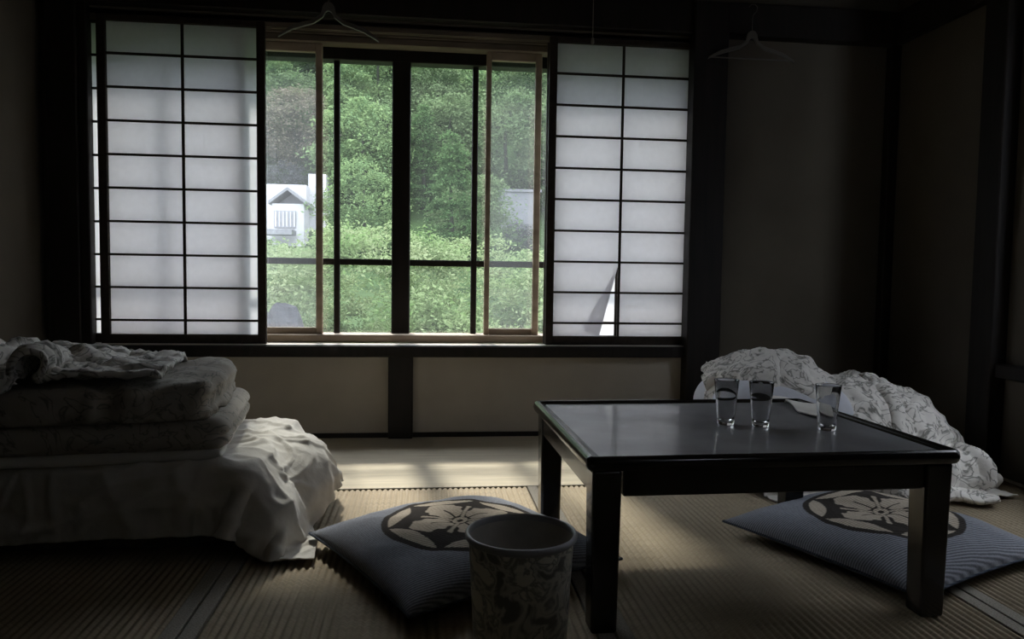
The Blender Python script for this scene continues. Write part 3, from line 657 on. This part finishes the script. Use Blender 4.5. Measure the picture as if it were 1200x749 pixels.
# ================================================================= HANGERS AND CORD
def hanger(x, y, z, wd, label, bar=True, rz=0, drop=.075, m='white_plastic'):
    """z = apex of the shoulders; hook above"""
    t = thing('coat_hanger', label, 'hanger', (x, y, z), 'plastic coat hangers', rz)
    hw = wd/2
    # arms as an extruded plastic outline
    out = [(-.022, .028), (-.013, .040), (.0, .044), (.013, .040), (.022, .028), (.030, -.004), (.055, -.022), (hw*.72, -.050), (hw*.97, -drop), (hw, -drop-.014), (hw*.93, -drop-.006),
           (hw*.70, -.066), (.055, -.040), (.022, -.016), (.012, .004), (.0, .010), (-.012, .004), (-.022, -.016), (-.055, -.040), (-hw*.70, -.066), (-hw*.93, -drop-.006), (-hw, -drop-.014), (-hw*.97, -drop), (-hw*.72, -.050), (-.055, -.022), (-.030, -.004)]
    bm = bmesh.new(); f = bm.faces.new([bm.verts.new((a, -.006, b)) for a, b in out])
    ex = bmesh.ops.extrude_face_region(bm, geom=[f]); bmesh.ops.translate(bm, verts=[v for v in ex['geom'] if isinstance(v, bmesh.types.BMVert)], vec=(0, .012, 0))
    bmesh.ops.recalc_face_normals(bm, faces=bm.faces[:]); bmesh.ops.bevel(bm, geom=bm.edges[:], offset=.0015, segments=1, affect='EDGES')
    me = bpy.data.meshes.new('arms'); bm.to_mesh(me); bm.free(); link('arms', me, M[m], t)
    link('hook', tube_mesh([(0, 0, .04), (0, 0, .10), (.004, 0, .115), (.018, 0, .130), (.022, 0, .148), (.010, 0, .162), (-.008, 0, .160), (-.018, 0, .148)], .0016, 8), M[m], t)
    if bar: link('trouser_bar', tube_mesh([(-hw*.9, 0, -drop-.004), (hw*.9, 0, -drop-.004)], .003, 8), M[m], t)
hanger(1.462, 3.335, 1.825, .41, 'dim plastic coat hanger with trouser bar hanging from the beam right of the windows', rz=.0, drop=.078)
hanger(-.383, 3.05, 1.752, .385, 'dark coat hanger without bar hanging in front of the window head', bar=False, drop=.085, m='wood_dark' if False else 'white_plastic')
cdm = tube_mesh([(0, 0, 0), (0, 0, ZC-1.56)], .0013, 8)
ct = thing('pull_cord', 'thin pull cord with small end knob hanging before the right paper screen', 'cord', (.566, 2.6, 1.56))
link('string', cdm, M['cord'], ct); link('knob', lathe_mesh([(.002, .012), (.005, .006), (.006, -.006), (.004, -.012), (.0005, -.013)], 16, True, True), M['cord'], ct)

# ================================================================= OUTDOORS
def gz(y):
    if y < 12: return -3.0
    if y < 40: return -3+(y-12)*5.3/28
    return 2.3+(y-40)*.60
gx = np.linspace(-70, 70, 60); gy = np.concatenate([np.linspace(3.9, 40, 30), np.linspace(42, 130, 40)])
G = np.zeros((len(gx), len(gy), 3))
for i, x in enumerate(gx):
    for j, y in enumerate(gy): f_ = min(1, max(0, (-x/y-.42)/.4)); G[i, j] = (x, y, (gz(y)+3)*(1-.85*f_*f_*(3-2*f_))-3+.35*noise.noise(Vector((x*.15, y*.15, 0)))*min(1, max(0, y-8)/10))  # hill lowered out of view at left so low skylight gets in
hill = link('floor', grid_mesh(G), M['ground']); hill.name = 'hillside'; struct(hill)
def leaves(n_cl, per, rad, size, seed, shape='round', flat=.5):
    r = np.random.default_rng(seed); C = []; 
    d = r.normal(size=(n_cl, 3)); d /= np.linalg.norm(d, axis=1)[:, None]; k = r.uniform(.55, 1, n_cl)**.5
    if shape == 'cone':
        h = r.uniform(0, 1, n_cl)**1.3; a = r.uniform(0, 2*np.pi, n_cl); rr = (1-h)**.8*r.uniform(.65, 1, n_cl)+.04
        C = np.stack([np.cos(a)*rr*rad[0], np.sin(a)*rr*rad[1], (h*2-1)*rad[2]], 1)
    else: C = d*k[:, None]*np.array(rad)
    cs = r.uniform(.5, 1.1, n_cl)*min(rad)*(.34 if shape != 'cone' else .26)
    cc = np.repeat(C, per, 0); ss = np.repeat(cs, per)
    q = r.normal(size=(len(cc), 3))*ss[:, None]*np.array([.6, .6, .6*flat]); q[:, 2] -= (np.hypot(q[:, 0], q[:, 1])**2)/np.maximum(ss, .01)*.25
    p = cc+q
    nrm = r.normal(size=p.shape); nrm[:, 2] = np.abs(nrm[:, 2])+.8; nrm /= np.linalg.norm(nrm, axis=1)[:, None]
    t = np.cross(nrm, r.normal(size=p.shape)); t /= np.linalg.norm(t, axis=1)[:, None]; b = np.cross(nrm, t)
    s = size*r.uniform(.6, 1.3, len(p))[:, None]
    V = np.stack([p-t*s, p-b*s*.45, p+t*s, p+b*s*.45], 1).reshape(-1, 3)
    return npmesh(V, np.arange(len(V)).reshape(-1, 4), False)
LM = {'far': leaf_material('leaf_far', (.085, .15, .07), (.24, .33, .14)), 'far2': leaf_material('leaf_far_pale', (0.080, 0.135, 0.055), (0.190, 0.245, 0.130)),  # far leaves toned paler, distance haze mixed into their colour
      'conifer': leaf_material('leaf_cedar', (0.045, 0.095, 0.035), (0.115, 0.185, 0.075)), 'maple': leaf_material('leaf_maple', (0.110, 0.190, 0.060), (0.310, 0.350, 0.200)),
      'grey': leaf_material('leaf_grey', (0.070, 0.075, 0.075), (0.180, 0.180, 0.190)), 'rust': leaf_material('leaf_rust', (0.110, 0.120, 0.065), (0.260, 0.220, 0.180))}
def tree(x, y, h, crown_me, mname, rad, label, group=None, z=None, s=1, name='tree'):
    z = gz(y) if z is None else z
    t = thing(name, label, 'tree', (x, y, z-.1), group)
    me = crown_me
    o = bpy.data.objects.new('foliage', me); COL.objects.link(o); o.parent = t; o.location = (0, 0, h-rad[2]*s); o.scale = (s, s, s); o.rotation_euler[2] = random.uniform(0, 6.28)
    if not me.materials: me.materials.append(None)
    o.material_slots[0].link = 'OBJECT'; o.material_slots[0].material = LM[mname]; o['kind'] = 'stuff'
    hh = h-rad[2]*(.6 if rad[2] > 1 else 1.75)*s
    link('trunk', tube_mesh([(0, 0, 0), (.05, .03, hh*.4), (-.04, .02, hh*.8), (.02, 0, hh)], [(.14 if rad[2] > 1 else .05)*s, (.11 if rad[2] > 1 else .04)*s, (.07 if rad[2] > 1 else .03)*s, .02*s], 8), M['bark'], t)
    return t
RA = (2.3, 2.3, 2.6); RC = (1.5, 1.5, 3.2)
crA = [leaves(90, 110, RA, .11, k) for k in (1, 2, 3)]; crC = [leaves(150, 70, RC, .09, k, 'cone', .35) for k in (11, 12)]
rt = random.Random(5)
for y, st in ((42.5, 3.0), (47, 3.0), (54, 3.3), (63, 3.6), (74, 4.2), (88, 5.0), (104, 6.0)):
    x = -.30*y
    while x < .27*y:
        if y < 45 and (x < -4.2 or 1.2 < x < 7.6): x += st; continue
        xx = x+rt.uniform(-.8, .8); yy = y+rt.uniform(-2, 2); sc_ = rt.uniform(.85, 1.25)*(1+(y-47)/110)
        if rt.random() < .28: tree(xx, yy, 6.6*sc_, crC[rt.randrange(2)], rt.choice(['conifer', 'far']), RC, 'narrow dark green conifer among the massed trees of the far hillside', 'conifers on the far hillside', s=sc_, name='conifer')
        else: tree(xx, yy, 5.6*sc_, crA[rt.randrange(3)], rt.choice(['far', 'far', 'far2', 'rust' if rt.random() < .25 else 'far2']), RA, 'round-crowned green tree among the massed trees of the far hillside', 'broadleaf trees on the far hillside', s=sc_)
        x += st
tree(1.1, 34, 6.3, crC[0], 'conifer', RC, 'rounded cedar standing clear in the middle right window pane', s=1.0, name='cedar', z=.9)
tree(-2.9, 36, 5.2, crA[0], 'far', RA, 'dense green tree rising behind the maples, left of the centre post', s=.85, z=.9)
tree(2.3, 37, 4.6, crA[2], 'far2', RA, 'loose pale green tree behind the maples, in the right-hand window pane', s=.8, z=1.2)
tree(-8.3, 46, 5.3, crA[1], 'grey', RA, 'grey-leaved tree above the white house', s=.6, z=2.0)
tree(-6.4, 47, 4.6, crA[0], 'grey', RA, 'small grey-leaved tree right above the tall white house wall', s=.45, z=2.4)
tree(-8.8, 52, 8.2, crA[2], 'far2', RA, 'tall light green tree above and behind the white house', s=1.1, z=6)
# foreground maples
crM = [leaves(95, 190, (1.25, 1.25, .95), .032, k, 'round', .35) for k in (21, 22, 23)]
for i, (x, y, top, s, lb) in enumerate([(-2.25, 10.6, 1.15, 1.0, 'light green maple with its top just under the white house'),
        (-.75, 9.6, 1.45, 1.05, 'light green maple just left of the centre window post'),
        (.75, 10.2, 1.30, 1.05, 'light green maple with forked stems just right of the centre post'),
        (1.95, 9.2, 1.0, 1.0, 'light green maple low in the right-hand window pane'), (-3.9, 9.9, 1.1, 1.1, 'light green maple far left, mostly behind the left paper screens'), (3.7, 10.6, 1.1, 1.1, 'light green maple far right, behind the right paper screens'),
        (0.1, 8.6, .35, 1.0, 'lower light green maple nearest the window, under the taller maples'), (-1.5, 8.4, .1, .9, 'low light green maple at the bottom of the left window panes')]):
    tree(x, y, top+3.1, crM[i % 3], 'maple', (1.25, 1.25, .95), lb, 'maples outside the window', s=s, name='maple')
struct(box('light_block_wall', 4.2, 4.4, -3, 3.9, -3, 2.75, M['concrete'], bev=.01))  # unseen wall, added to keep side skylight off the left of the room
# white house on the slope
ho = thing('house', 'white rendered house with grey tiled gable roof on the slope', 'house', (-7.4, 41, 2.0))
box('wall', -8.6, -6.15, 40, 44, 2.0, 5.2, M['house_wall'], ho, bev=0)
box('wall', -6.2, -5.3, 41, 44, 2.0, 5.9, M['house_wall'], ho, bev=0)
def roof(x0, x1, y0, y1, z0, z1, parent):
    xm = (x0+x1)/2; V = [(x0, y0, z0), (xm, y0, z1), (x1, y0, z0), (x0, y1, z0), (xm, y1, z1), (x1, y1, z0)]; dz = .16
    V = [Vector(v)-wloc(parent) for v in V]; bm = bmesh.new(); a = [bm.verts.new(v) for v in V]; b = [bm.verts.new(v+Vector((0, 0, dz))) for v in V]
    for q in ((0, 1, 4, 3), (1, 2, 5, 4)):
        bm.faces.new([a[i] for i in q]); bm.faces.new([b[i] for i in q][::-1])
    for q in ((0, 1), (1, 2), (2, 5), (5, 4), (4, 3), (3, 0)): bm.faces.new((a[q[0]], a[q[1]], b[q[1]], b[q[0]]))
    bmesh.ops.recalc_face_normals(bm, faces=bm.faces[:]); me = bpy.data.meshes.new('roof'); bm.to_mesh(me); bm.free(); return link('roof', me, M['roof_tile'], parent)
roof(-7.75, -5.9, 38.4, 41, 4.05, 4.75, ho); box('wall', -7.6, -6.05, 38.6, 40, 2.0, 4.1, M['house_wall'], ho, bev=0)
lat = box('window', -7.5, -6.45, 38.52, 38.62, 2.9, 3.75, M['house_trim'], ho, bev=0)
for k in range(6): box('glazing_bar', -7.43+k*.18, -7.37+k*.18, 38.46, 38.53, 2.95, 3.7, M['house_wall'], lat, bev=0)
box('roof', -9.4, -6.4, 37.2, 38.4, 2.5, 2.75, M['roof_tile'], ho, bev=0)
bl = thing('concrete_building', 'plain grey concrete building block seen through the right-hand window pane', 'building', (5.2, 43, 3.0))
box('wall', 4.15, 6.3, 42, 44, 2.4, 5.35, M['concrete'], bl, bev=0); box('roof_slab', 4.05, 6.4, 41.9, 44.1, 5.35, 5.5, M['concrete'], bl, bev=.01)
tree(4.7, 38.5, 4.6, crA[1], 'grey', RA, 'small grey-leaved bush in front of the concrete building', s=.38, z=-1.0, name='bush')
# rock face at lower left
bm = bmesh.new(); bmesh.ops.create_icosphere(bm, subdivisions=5, radius=1)
for v in bm.verts:
    p = v.co.copy(); v.co *= 1+.28*noise.fractal(p*1.6, 1, 2, 5); v.co = Vector((v.co.x*.75, v.co.y*.6, v.co.z*2.0))
me = bpy.data.meshes.new('rock'); bm.to_mesh(me); bm.free()
tag(link('rock_outcrop', me, M['rock'], None, (-1.78, 7.6, -1.62)), 'grey rock outcrop behind the lower left window pane', 'rock')
